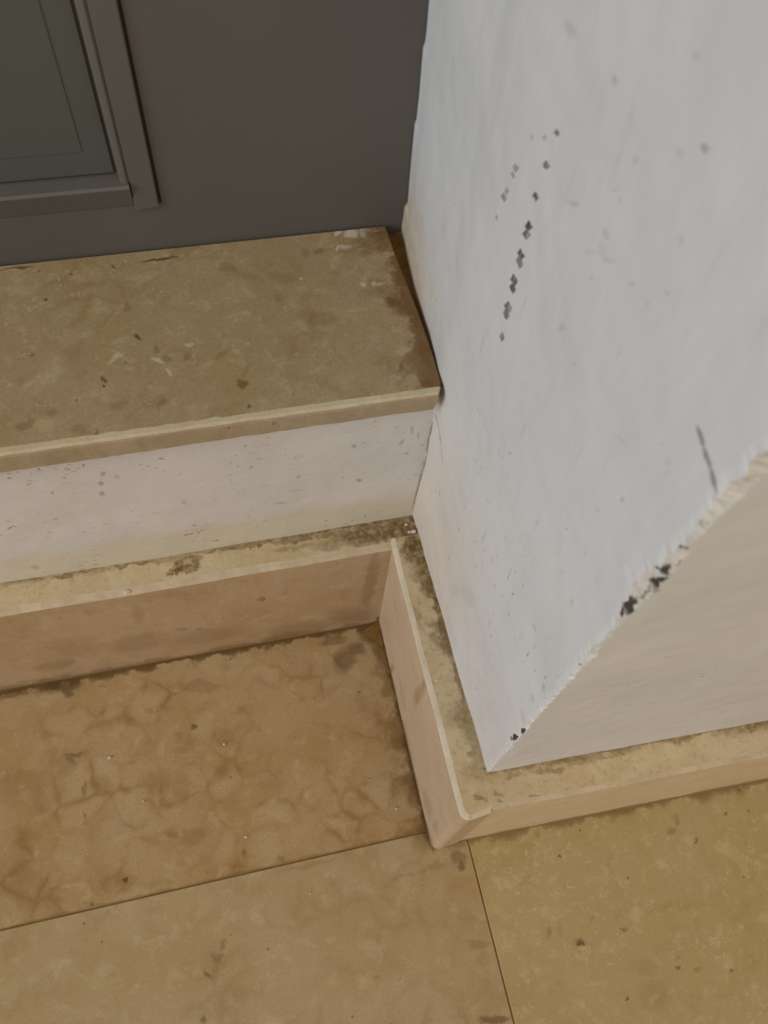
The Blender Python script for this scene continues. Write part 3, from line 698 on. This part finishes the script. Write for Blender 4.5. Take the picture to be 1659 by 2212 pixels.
# ------------------------------------------------------------------ mesh helpers
def nz(p, s):
    return mnoise.noise(Vector(p) * s)
def link(name, me, mats, parent=None, smooth=False):
    for m in mats: me.materials.append(m)
    o = bpy.data.objects.new(name, me); COL.objects.link(o)
    if parent: o.parent = parent
    if smooth:
        for f in me.polygons: f.use_smooth = True
    return o
def grid_mesh(name, rows, row_mat=None, caps=False, face_mat=None, flip=False):
    """rows: list of equally long point lists; quads between neighbouring rows"""
    n = len(rows[0]); vs_ = [p for r in rows for p in r]; fs = []; mi = []
    for i in range(len(rows)-1):
        for j in range(n-1):
            q = (i*n+j, i*n+j+1, (i+1)*n+j+1, (i+1)*n+j)
            fs.append(q[::-1] if flip else q)
            mi.append(face_mat(i, j) if face_mat else (row_mat[i] if row_mat else 0))
    if caps:
        for j in (0, n-1):
            f = tuple(i*n+j for i in range(len(rows)))
            fs.append(f if (j == 0) != flip else f[::-1]); mi.append(0)
    me = bpy.data.meshes.new(name); me.from_pydata(vs_, [], fs); me.validate()
    for f, m in zip(me.polygons, mi): f.material_index = m
    return me
def frange(a, b, step):
    n = max(1, int(round(abs(b-a)/step)))
    return [a+(b-a)*i/n for i in range(n+1)]
def interp(tab, v):
    if v <= tab[0][0]: return tab[0][1]
    for (a, b), (c, d) in zip(tab, tab[1:]):
        if v <= c: return b+(d-b)*(v-a)/(c-a)
    return tab[-1][1]
def struct(o, label=None, cat=None):
    o['kind'] = 'structure'
    if label: o['label'] = label
    if cat: o['category'] = cat
    return o
def box_mesh(name, x0, x1, y0, y1, z0, z1, bev=0.0, seg=1):
    bm = bmesh.new(); bmesh.ops.create_cube(bm, size=1)
    for v in bm.verts:
        v.co = ((x0+x1)/2+v.co.x*(x1-x0), (y0+y1)/2+v.co.y*(y1-y0), (z0+z1)/2+v.co.z*(z1-z0))
    if bev: bmesh.ops.bevel(bm, geom=bm.edges[:], offset=bev, segments=seg, affect='EDGES', profile=0.5)
    me = bpy.data.meshes.new(name); bm.to_mesh(me); bm.free()
    return me

L = 0.1574            # depth of the jamb, ledge riser to outer corner
HS = 0.120            # skirting height
XL = -1.25            # far left end of the ledge
YD = 0.1005           # door face

# ------------------------------------------------------------------ floor: bed and limestone tiles
me = box_mesh('floor', -1.9, 1.9, -2.1, 0.10, -0.03, -0.0006)
floor = struct(link('floor', me, [mat_grout]), 'floor of cream limestone tiles with thin brown joints', 'floor')
TS = 0.60; GAP = 0.0008; XJ = 0.0042; YJ = -0.1662
tile_me = {}
rnd = random.Random(4)
def tile_mesh(mat):
    if mat.name not in tile_me:
        h = (TS-GAP)/2
        m = box_mesh('tile', -h, h, -h, h, -0.012, 0.0, 0.0004, 1)
        m.materials.append(mat); tile_me[mat.name] = m
    return tile_me[mat.name]
for cx in range(-3, 3):
    x = XJ + TS*(cx+0.5)
    off = YJ if cx < 0 else YJ + 0.31
    for cy in range(-3, 1):
        yc = off + TS*(cy+0.5)
        if cx == -1 and cy == 0: m = mat_tile_brown
        elif cx == -1 and cy == -1: m = mat_tile_pink
        elif cx == 0 and cy in (-1, 0): m = mat_tile_yellow
        else: m = rnd.choice((mat_tile_pink, mat_tile_yellow, mat_tile_brown))
        o = bpy.data.objects.new('tile', tile_mesh(m)); COL.objects.link(o)
        o.location = (x, yc, 0.0004*rnd.uniform(-1, 0) if (cx, cy) != (-1, -1) else 0); o.parent = floor

# ------------------------------------------------------------------ wall_right: jamb, chipped outer corner and front face in one skin
JX = [(-L, 0.0), (-0.08, -0.0009), (0.0, -0.0022), (0.015, -0.0015), (0.04, -0.0014), (0.06, -0.0009), (0.082, 0.0005), (YD, 0.0023)]
EDGE = [(0.2465, 2.7), (0.2517, 2.0), (0.2564, 1.8), (0.261, 2.1), (0.2685, 2.1), (0.2712, 3.6), (0.2827, 3.2), (0.3027, 2.7), (0.3162, 2.5), (0.3184, 3.1), (0.3336, 2.9), (0.3522, 2.2), (0.3552, 2.9), (0.3605, 2.9), (0.3718, 2.5), (0.40, 2.6)]
CH1 = [(0.0, 0.5), (0.15, 0.5), (0.18, 0.8), (0.215, 1.0), (0.225, 0.4), (0.27, 0.5), (0.298, 0.6), (0.304, 1.9), (0.312, 1.6), (0.318, 0.5), (0.334, 0.8), (0.340, 2.0), (0.352, 5.0), (0.362, 4.4), (0.372, 3.2), (0.380, 2.2), (0.386, 1.4), (0.392, 2.0), (0.400, 2.4), (0.409, 2.6), (0.418, 1.9), (0.428, 1.2), (0.45, 1.0), (0.6, 0.8), (2.6, 0.8)]
CH2 = [(0.0, 0.4), (0.165, 0.5), (0.176, 1.1), (0.190, 0.6), (0.21, 1.1), (0.222, 0.5), (0.26, 0.6), (0.298, 0.8), (0.306, 2.2), (0.314, 1.5), (0.322, 0.5), (0.340, 0.5), (0.350, 1.6), (0.365, 2.8), (0.378, 2.4), (0.387, 1.8), (0.393, 0.7), (0.405, 1.6), (0.415, 2.8), (0.425, 3.6), (0.45, 3.0), (0.6, 1.0), (2.6, 0.8)]
zs_rows = frange(0.0, 0.11, 0.02) + frange(0.112, 0.17, 0.0016) + frange(0.171, 0.46, 0.0010) + frange(0.47, 0.6, 0.01)[0:] + frange(0.65, 2.5, 0.15)
jy = frange(YD, 0.0, 0.0025) + frange(0.0, -L+0.009, 0.0025)[1:]
fx = frange(0.006, 0.16, 0.003) + frange(0.2, 1.8, 0.2)
rows = []
for z in zs_rows:
    fade = 1.0 if z < 0.6 else 0.0
    c1 = interp(CH1, z)/1000; c2 = interp(CH2, z)/1000
    j1 = 0.55*nz((0, 3, z), 480) + 0.45*nz((5, 3, z), 170)
    j2 = 0.55*nz((9, 3, z), 480) + 0.45*nz((7, 1, z), 170)
    c1 = max(0.0003, c1*(1+0.8*j1*fade)+0.0022*fade*j1); c2 = max(0.0003, c2*(1+0.8*j2*fade)+0.0022*fade*j2)
    r = [(0.06, YD+0.002, z)]
    ex = interp(EDGE, z)/1000
    for y in jy:
        x = interp(JX, y)
        x -= 0.0009*math.exp(-((y-0.002)/0.022)**2-((z-0.255)/0.03)**2)
        k = max(0.0, (y-0.075)/(YD-0.075))
        x = x*(1-k*k) + ex*k*k
        x += (0.0006*nz((0.3, y, z), 26) + 0.00025*nz((0.7, y, z), 90))*fade*(1-k)
        if y < -L+0.03: x *= 1
        r.append((x, y, z))
    # chip: jamb-side lip, two hollow points, front-side lip
    r.append((0.00008*nz((1, 7, z), 200), -L+c1+0.0035, z))
    r.append((0.0, -L+c1, z))
    hol = 0.22 + 0.25*nz((3, 8, z), 240)
    r.append((c2*0.33+c2*hol*0.4, -L+c1*0.66+c1*hol*0.4, z))
    r.append((c2*0.7+c2*hol*0.3, -L+c1*0.3+c1*hol*0.3, z))
    r.append((c2, -L-0.02873*c2, z))
    for x in fx:
        if x < c2+0.001: x = c2+0.001+0.0005*fx.index(x)
        r.append((x, -L-0.02873*x+(0.0005*nz((x, 0.9, z), 24)+0.0002*nz((x, 0.2, z), 90))*fade, z))
    rows.append(r)
nj = len(jy)
NB = len(mats_jamb)
def wm(i, j):
    z = 0.5*(zs_rows[i]+zs_rows[min(i+1, len(zs_rows)-1)])
    if nj+1 < j <= nj+4 and 0.296 < z < 0.6: return NB+1
    if j <= nj+4: return jamb_slot(z)
    return NB
me = grid_mesh('wall_right', rows, face_mat=wm, flip=True)
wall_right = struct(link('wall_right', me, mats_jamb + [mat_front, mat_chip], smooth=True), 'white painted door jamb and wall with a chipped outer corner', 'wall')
nc = len(rows[0])-1
for f in me.polygons:
    if nj+1 < f.index % nc < nj+6: f.use_smooth = False

# ------------------------------------------------------------------ wall_riser below the ledge and the far jamb
RX = frange(XL, -0.34, 0.12)[:-1] + frange(-0.34, 0.004, 0.003)
rows = []
for z in frange(0.0, 0.11, 0.03) + frange(0.113, 0.246, 0.003):
    rows.append([(x, -0.00389*x + (0.0005*nz((x, 0.1, z), 26)+0.0002*nz((x, 0.4, z), 110) if x > -0.35 else 0.0), z) for x in RX])
rows.append([(x, 0.095, 0.246) for x in RX])
me = grid_mesh('wall_riser', rows)
wall_riser = struct(link('wall_riser', me, [mat_riser], smooth=True), 'low white painted riser wall under the stone ledge', 'wall')
prof = [(XL, YD), (XL, -L), (XL-0.6, -L)]
me = grid_mesh('wall_left', [[(x, y, z) for x, y in prof] for z in (0.0, 1.2, 2.5)], flip=False)
wall_left = struct(link('wall_left', me, [mat_front]), 'white painted jamb at the far end of the ledge', 'wall')

# ------------------------------------------------------------------ skirtings
def skirting(name, outer, inner, h, bev_in, bev_dn, mats, label, flip=False, bev_round=0.0, wob=0.0005):
    """outer / inner: matching lists of (x, y); h: list of heights"""
    n = len(outer); rows = [[], [], [], [], [], []]
    for i, ((ox, oy), (ix, iy)) in enumerate(zip(outer, inner)):
        hz = h[i]; d = Vector((ix-ox, iy-oy)); ln = d.length or 1e-6; d /= ln
        a = bev_in*(1+0.22*nz((ox, oy, 1), 45)+0.16*nz((ox, oy, 2), 300)); b = bev_dn*(1+0.2*nz((ox, oy, 5), 50)+0.15*nz((ox, oy, 6), 300))
        w = wob*nz((ox, oy, 4), 25) + wob*0.25*nz((ox, oy, 8), 200)
        hz += 0.0004*nz((ox, oy, 9), 40)
        rows[0].append((ox, oy, 0.0)); rows[1].append((ox+d.x*w*0.3, oy+d.y*w*0.3, 0.02))
        rows[2].append((ox+d.x*w, oy+d.y*w, hz-b))
        m = min(a, ln*0.8)
        rows[3].append((ox+d.x*(m*0.45+w), oy+d.y*(m*0.45+w), hz-b*(0.42-bev_round)))
        rows[4].append((ox+d.x*(m+w), oy+d.y*(m+w), hz))
        rows[5].append((ix, iy, hz+0.0005*nz((ix, iy, 3), 120)))
    me = grid_mesh(name, rows, row_mat=[0, 0, 1, 1, 2], caps=True, flip=flip)
    return struct(link(name, me, mats), label, 'skirting')
xs = frange(XL, -0.34, 0.1)[:-1] + frange(-0.34, 0.002, 0.0025)
base_left = skirting('baseboard_left', [(x, -0.0201-0.00389*x) for x in xs], [(x, 0.003) for x in xs], [0.1183+0.0115*max(0, x+0.15) for x in xs],
    0.0047, 0.0016, [mat_skirt_riser, mat_smear_dull, mat_skirt_top], 'tan limestone skirting below the ledge with a paint-smeared top edge')
ys = frange(-0.0135, -0.1735, 0.0025)
outer = [(-0.0198, y) for y in ys]; inner = [(0.003, y) for y in ys]
for k in range(1, 8):
    t = math.pi/2*k/7
    outer.append((-0.0148-0.005*math.cos(t), -0.1735-0.005*math.sin(t))); inner.append((0.003-0.002*k/7, -0.1700+0.010*k/7))
for x in (-0.0118, -0.0088, -0.0058, -0.0032):
    outer.append((x, -0.1785+0.0012*max(0, (x+0.0148)/0.0116))); inner.append((0.001, -0.158))
outer.append((-0.0030, -0.1700)); inner.append((0.001, -0.156))
base_jamb = skirting('baseboard_jamb', outer, inner, [0.1208]*len(outer), 0.0031, 0.0013, [mat_skirt_jamb, mat_smear, mat_skirt_top],
    'pinkish limestone skirting along the jamb with a white smeared edge and rounded corner', flip=True)
xs = frange(-0.0025, 0.16, 0.0025) + frange(0.2, 1.8, 0.2)
base_right = skirting('baseboard_right', [(x, -0.1763-0.02873*x) for x in xs], [(x, -0.1555-0.02873*x) for x in xs], [0.1220-0.0165*x if x < 0.2 else 0.1187 for x in xs],
    0.0026, 0.0013, [mat_skirt_front, mat_smear_dull, mat_skirt_top], 'cream limestone skirting along the front wall right of the corner', bev_round=0.2)

# ------------------------------------------------------------------ stone ledge slab with worn nose, and the mortar in its end gap
ZS = 0.2580; ZU = 0.2452
SR = [(-0.0100, -0.0066), (-0.0080, -0.0052), (-0.0050, -0.0040), (0.0, -0.0036), (0.012, -0.0035), (0.035, -0.0038), (0.058, -0.0052), (0.0755, -0.0064), (0.0995, -0.0069)]
SX = frange(XL, -0.3, 0.1)[:-1] + frange(-0.3, -0.012, 0.003)
prof = [(0.0995, ZU), (0.0995, ZS-0.0006), (0.0989, ZS), (0.08, ZS), (0.06, ZS), (0.04, ZS), (0.02, ZS), (0.008, ZS), (0.0, ZS), (-0.003, ZS), (-0.0064, ZS-0.0001), (-0.0086, ZS-0.0005), (-0.0098, ZS-0.0013), (-0.0102, ZS-0.0026), (-0.0102, ZU+0.006), (-0.0100, ZU+0.0006), (-0.0093, ZU), (0.0, ZU), (0.09, ZU)]
rows = []
for i, (y, z) in enumerate(prof):
    xr = interp(SR, y)
    if 13 <= i <= 16: xr = -0.0064 - 0.0014*max(0, (ZS-0.006-z))/0.006
    xx = SX + [-0.0095 if xr > -0.0088 else xr-0.002, xr-0.0008, xr]
    r = []
    for q, x in enumerate(xx):
        dy = dz = 0
        if 10 <= i <= 16: dy = 0.00459*x*0.0 + 0.0004*nz((x, 0.2, i*0.002), 90) + 0.0003*nz((x, 0.5, i*0.01), 300)
        if i == 10: dy += 0.0007*nz((x, 0.9, 0), 160)
        if 15 <= i <= 16: dz = 0.0004*nz((x, 0.7, 0), 200) + (-0.0012*min(1, max(0, (-0.05-x)/0.15)))
        if q == len(xx)-1 and 1 < i < 13: dz = -0.0008
        r.append((x, y+dy, z+dz))
    rows.append(r)
rm = [0]*(len(prof)-1)
rm[10] = rm[11] = 2
for i in range(12, 16): rm[i] = 1
me = grid_mesh('stone_ledge', rows, row_mat=rm, caps=True)
slab = bpy.data.objects.new('stone_ledge', None); COL.objects.link(slab); slab.location = (-0.6, 0.045, ZU)
slab['label'] = 'mottled cream limestone slab forming the ledge in front of the grey door'; slab['category'] = 'stone slab'
so = link('stone_slab', me, [mat_slab, mat_nose, mat_arris]); so.parent = slab; so.matrix_parent_inverse.translation = (0.6, -0.045, -ZU)
rows = []
for y in frange(-0.0045, YD, 0.002):
    xr = interp(SR, y); xw = interp(JX, y)
    rows.append([(xr-0.004+(xw+0.001-xr+0.004)*t, y, 0.2512+0.0032*max(0, 1-(y+0.004)/0.06)+0.0007*nz((t, y, 0), 90)+0.0004*nz((t, y*2, 3), 300)+0.0006*(t*t)) for t in (0, 0.15, 0.3, 0.45, 0.6, 0.75, 0.9, 1.0)])
me = grid_mesh('mortar_fill', rows)
mo = link('mortar_fill', me, [mat_mortar]); mo.parent = slab; mo.matrix_parent_inverse.translation = (0.6, -0.045, -ZU)
mo['label'] = 'brown mortar filling the gap at the slab end'

# ------------------------------------------------------------------ grey door with applied moulding around a sunk panel
PX, PZ, PW = -0.1184, 0.2848, 0.0150
PXL = -1.05; PZT = 1.05
door = struct(bpy.data.objects.new('door_1', None), 'grey painted door with a moulded panel behind the stone ledge', 'door'); COL.objects.link(door)
door.location = (-0.55, YD, 0.24)
def dpart(name, me, m, smooth=False):
    o = link(name, me, [m], smooth=smooth); o.parent = door; o.matrix_parent_inverse.translation = (0.55, -YD, -0.24); return o
# leaf: frame around the opening of the panel
ox0, ox1, oz0, oz1 = PXL+PW, PX-PW, PZ+PW, PZT-PW
def frame_mesh():
    A = [(XL, 0.24), (0.05, 0.24), (0.05, 2.3), (XL, 2.3)]; B = [(PXL-0.0016, PZ), (PX+0.0014, PZ), (PX+0.0014, PZT), (PXL-0.0016, PZT)]
    vs_ = [(x, YD, z) for x, z in A] + [(x, YD, z) for x, z in B] + [(x, YD+0.0042, z) for x, z in B] + [(x, YD+0.04, z) for x, z in A]
    fs = []
    for k in range(4):
        m = (k+1) % 4
        fs.append((k, m, 4+m, 4+k)); fs.append((4+k, 4+m, 8+m, 8+k)); fs.append((m, k, 12+k, 12+m))
    fs.append((15, 14, 13, 12)); fs.append((8, 9, 10, 11))
    me = bpy.data.meshes.new('door_leaf'); me.from_pydata(vs_, [], fs); return me
dpart('door_leaf', frame_mesh(), mat_door)
me = box_mesh('sunk_panel', ox0+0.002, ox1-0.0016, YD+0.0028, YD+0.004, oz0+0.0016, oz1-0.002, 0.0004)
dpart('sunk_panel', me, mat_panel)
me = box_mesh('raised_field', ox0+0.014, ox1-0.0125, YD+0.0024, YD+0.0036, oz0+0.0135, oz1-0.014, 0.0005)
dpart('raised_field', me, mat_panel)
def moulding(a, b, inward, name):
    """profile swept from a to b (x, z); inward = unit vector towards the panel"""
    prof = [(0.0, 0.0085), (0.0, -0.0016), (0.0006, -0.0022), (0.0104, -0.0030), (0.0109, -0.0024), (0.0109, 0.0085)] if name == 'moulding' and inward[0] else \
        [(0.0109, 0.0085), (0.0109, -0.0022), (0.0120, -0.0034), (0.0138, -0.0030), (0.0149, -0.0016), (0.0154, 0.002), (0.0154, 0.0085)] if name == 'bead' else \
        [(0.0, 0.0085), (0.0, -0.0002), (0.0006, -0.0006), (0.0138, -0.0056), (0.0150, -0.0046), (0.0155, 0.002), (0.0155, 0.0085)]
    rows = []
    for u, d in prof:
        rows.append([(p[0]+inward[0]*u, YD+d, p[1]+inward[1]*u) for p in (a, b)])
    n = len(rows)
    vs_ = [p for r in rows for p in r]; fs = [(2*i, 2*i+1, 2*i+3, 2*i+2) for i in range(n-1)]
    fs += [tuple(2*i for i in range(n)), tuple(2*i+1 for i in range(n))]
    bm = bmesh.new(); bv = [bm.verts.new(v) for v in vs_]
    for f in fs: bm.faces.new([bv[i] for i in f])
    bmesh.ops.recalc_face_normals(bm, faces=bm.faces[:])
    me = bpy.data.meshes.new(name); bm.to_mesh(me); bm.free(); return me
dpart('moulding', moulding((PX, PZ), (PX, PZT), (-1, 0), 'moulding'), mat_door_mould)
dpart('bead', moulding((PX, PZ+0.0150), (PX, PZT), (-1, 0), 'bead'), mat_door_mould)
dpart('bead', moulding((PXL, PZ+0.0150), (PXL, PZT), (1, 0), 'bead'), mat_door_mould)
dpart('moulding', moulding((PX-0.0112, PZ+0.0002), (PXL+0.0112, PZ+0.0002), (0, 1), 'moulding'), mat_door_mould)
dpart('moulding', moulding((PXL, PZ), (PXL, PZT), (1, 0), 'moulding'), mat_door_mould)
dpart('moulding', moulding((PX-0.0112, PZT), (PXL+0.0112, PZT), (0, -1), 'moulding'), mat_door_mould)

# ------------------------------------------------------------------ small paint flakes and crumbs lying about
def flake(name, loc, r, flat, seed, label, cat, group=None):
    rn = random.Random(seed); bm = bmesh.new()
    bmesh.ops.create_icosphere(bm, subdivisions=1, radius=1.0)
    for v in bm.verts:
        k = 1+rn.uniform(-0.28, 0.28)
        v.co = Vector((v.co.x*r*k*1.1, v.co.y*r*k*0.9, v.co.z*r*flat*(1+rn.uniform(-0.2, 0.2))))
    lo = min(v.co.z for v in bm.verts)
    for v in bm.verts: v.co.z -= lo
    me = bpy.data.meshes.new(name); bm.to_mesh(me); bm.free()
    o = link(name, me, [mat_flake]); o.location = loc; o['label'] = label; o['category'] = cat
    if group: o['group'] = group
    return o
G1 = 'white crumbs on the floor tiles'
flake('paint_crumb', (-0.2134, -0.0785, 0), 0.0013, 0.6, 1, 'largest round white crumb on the nodular brown tile, leftmost', 'crumb', G1)
flake('paint_crumb', (-0.1396, -0.0849, 0), 0.0011, 0.6, 2, 'white crumb on the brown tile midway between ledge skirting and joint', 'crumb', G1)
flake('paint_crumb', (-0.1340, -0.1453, 0), 0.0010, 0.6, 3, 'white crumb on the brown tile just above the tile joint', 'crumb', G1)
flake('paint_crumb', (-0.1945, -0.1103, 0), 0.0008, 0.7, 4, 'tiny white crumb below the largest one on the brown tile', 'crumb', G1)
flake('paint_crumb', (-0.0369, -0.1485, 0), 0.0010, 0.6, 5, 'pale crumb close to the jamb skirting on the brown tile', 'crumb', G1)
flake('paint_crumb', (-0.1001, -0.1860, 0), 0.0006, 0.7, 6, 'tiny white crumb on the pinkish tile below the joint', 'crumb', G1)
G2 = 'paint flakes on the skirting'
flake('paint_flake', (-0.1755, -0.0176, 0.1178), 0.0022, 0.25, 7, 'squarish white paint flake on the edge of the ledge skirting', 'paint flake', G2)
flake('paint_flake', (-0.0138, -0.1036, 0.1203), 0.0010, 0.4, 8, 'small white flake halfway along the jamb skirting top', 'paint flake', G2)
flake('paint_crumb', (-0.0045, -0.0116, 0.1200), 0.0017, 0.7, 9, 'larger pale crumb in the grimy corner of the skirting', 'crumb', 'crumbs in the skirting corner')
flake('paint_crumb', (-0.0072, -0.0113, 0.1200), 0.0010, 0.8, 10, 'small pale crumb left of the larger one in the grimy corner', 'crumb', 'crumbs in the skirting corner')
flake('paint_crumb', (-0.0077, -0.0060, 0.1200), 0.0011, 0.6, 11, 'pale crumb against the riser in the grimy skirting corner', 'crumb', 'crumbs in the skirting corner')
flake('paint_flake', (-0.0024, 0.0195, 0.2496), 0.0010, 0.5, 12, 'pale flake lodged in the gap at the end of the slab', 'paint flake')

# ------------------------------------------------------------------ broken bit of mortar wedged in the floor corner
bm = bmesh.new()
pts = [(-0.0188, -0.0195), (-0.0207, -0.0403), (-0.0332, -0.0243)]
lo = [bm.verts.new((x, y, -0.001)) for x, y in pts]; hi = [bm.verts.new((x+0.0006*(i-1), y-0.0004*i, 0.0009+0.0008*(i == 0))) for i, (x, y) in enumerate(pts)]
bm.faces.new(hi); bm.faces.new(lo[::-1])
for i in range(3): bm.faces.new((lo[i], lo[(i+1) % 3], hi[(i+1) % 3], hi[i]))
bmesh.ops.subdivide_edges(bm, edges=bm.edges[:], cuts=1)
for v in bm.verts: v.co += Vector((nz(v.co, 300), nz(v.co+Vector((1, 0, 0)), 300), 0))*0.0006
bmesh.ops.recalc_face_normals(bm, faces=bm.faces[:])
me = bpy.data.meshes.new('mortar_wedge'); bm.to_mesh(me); bm.free()
link('mortar_wedge', me, [mat_mortar], floor)
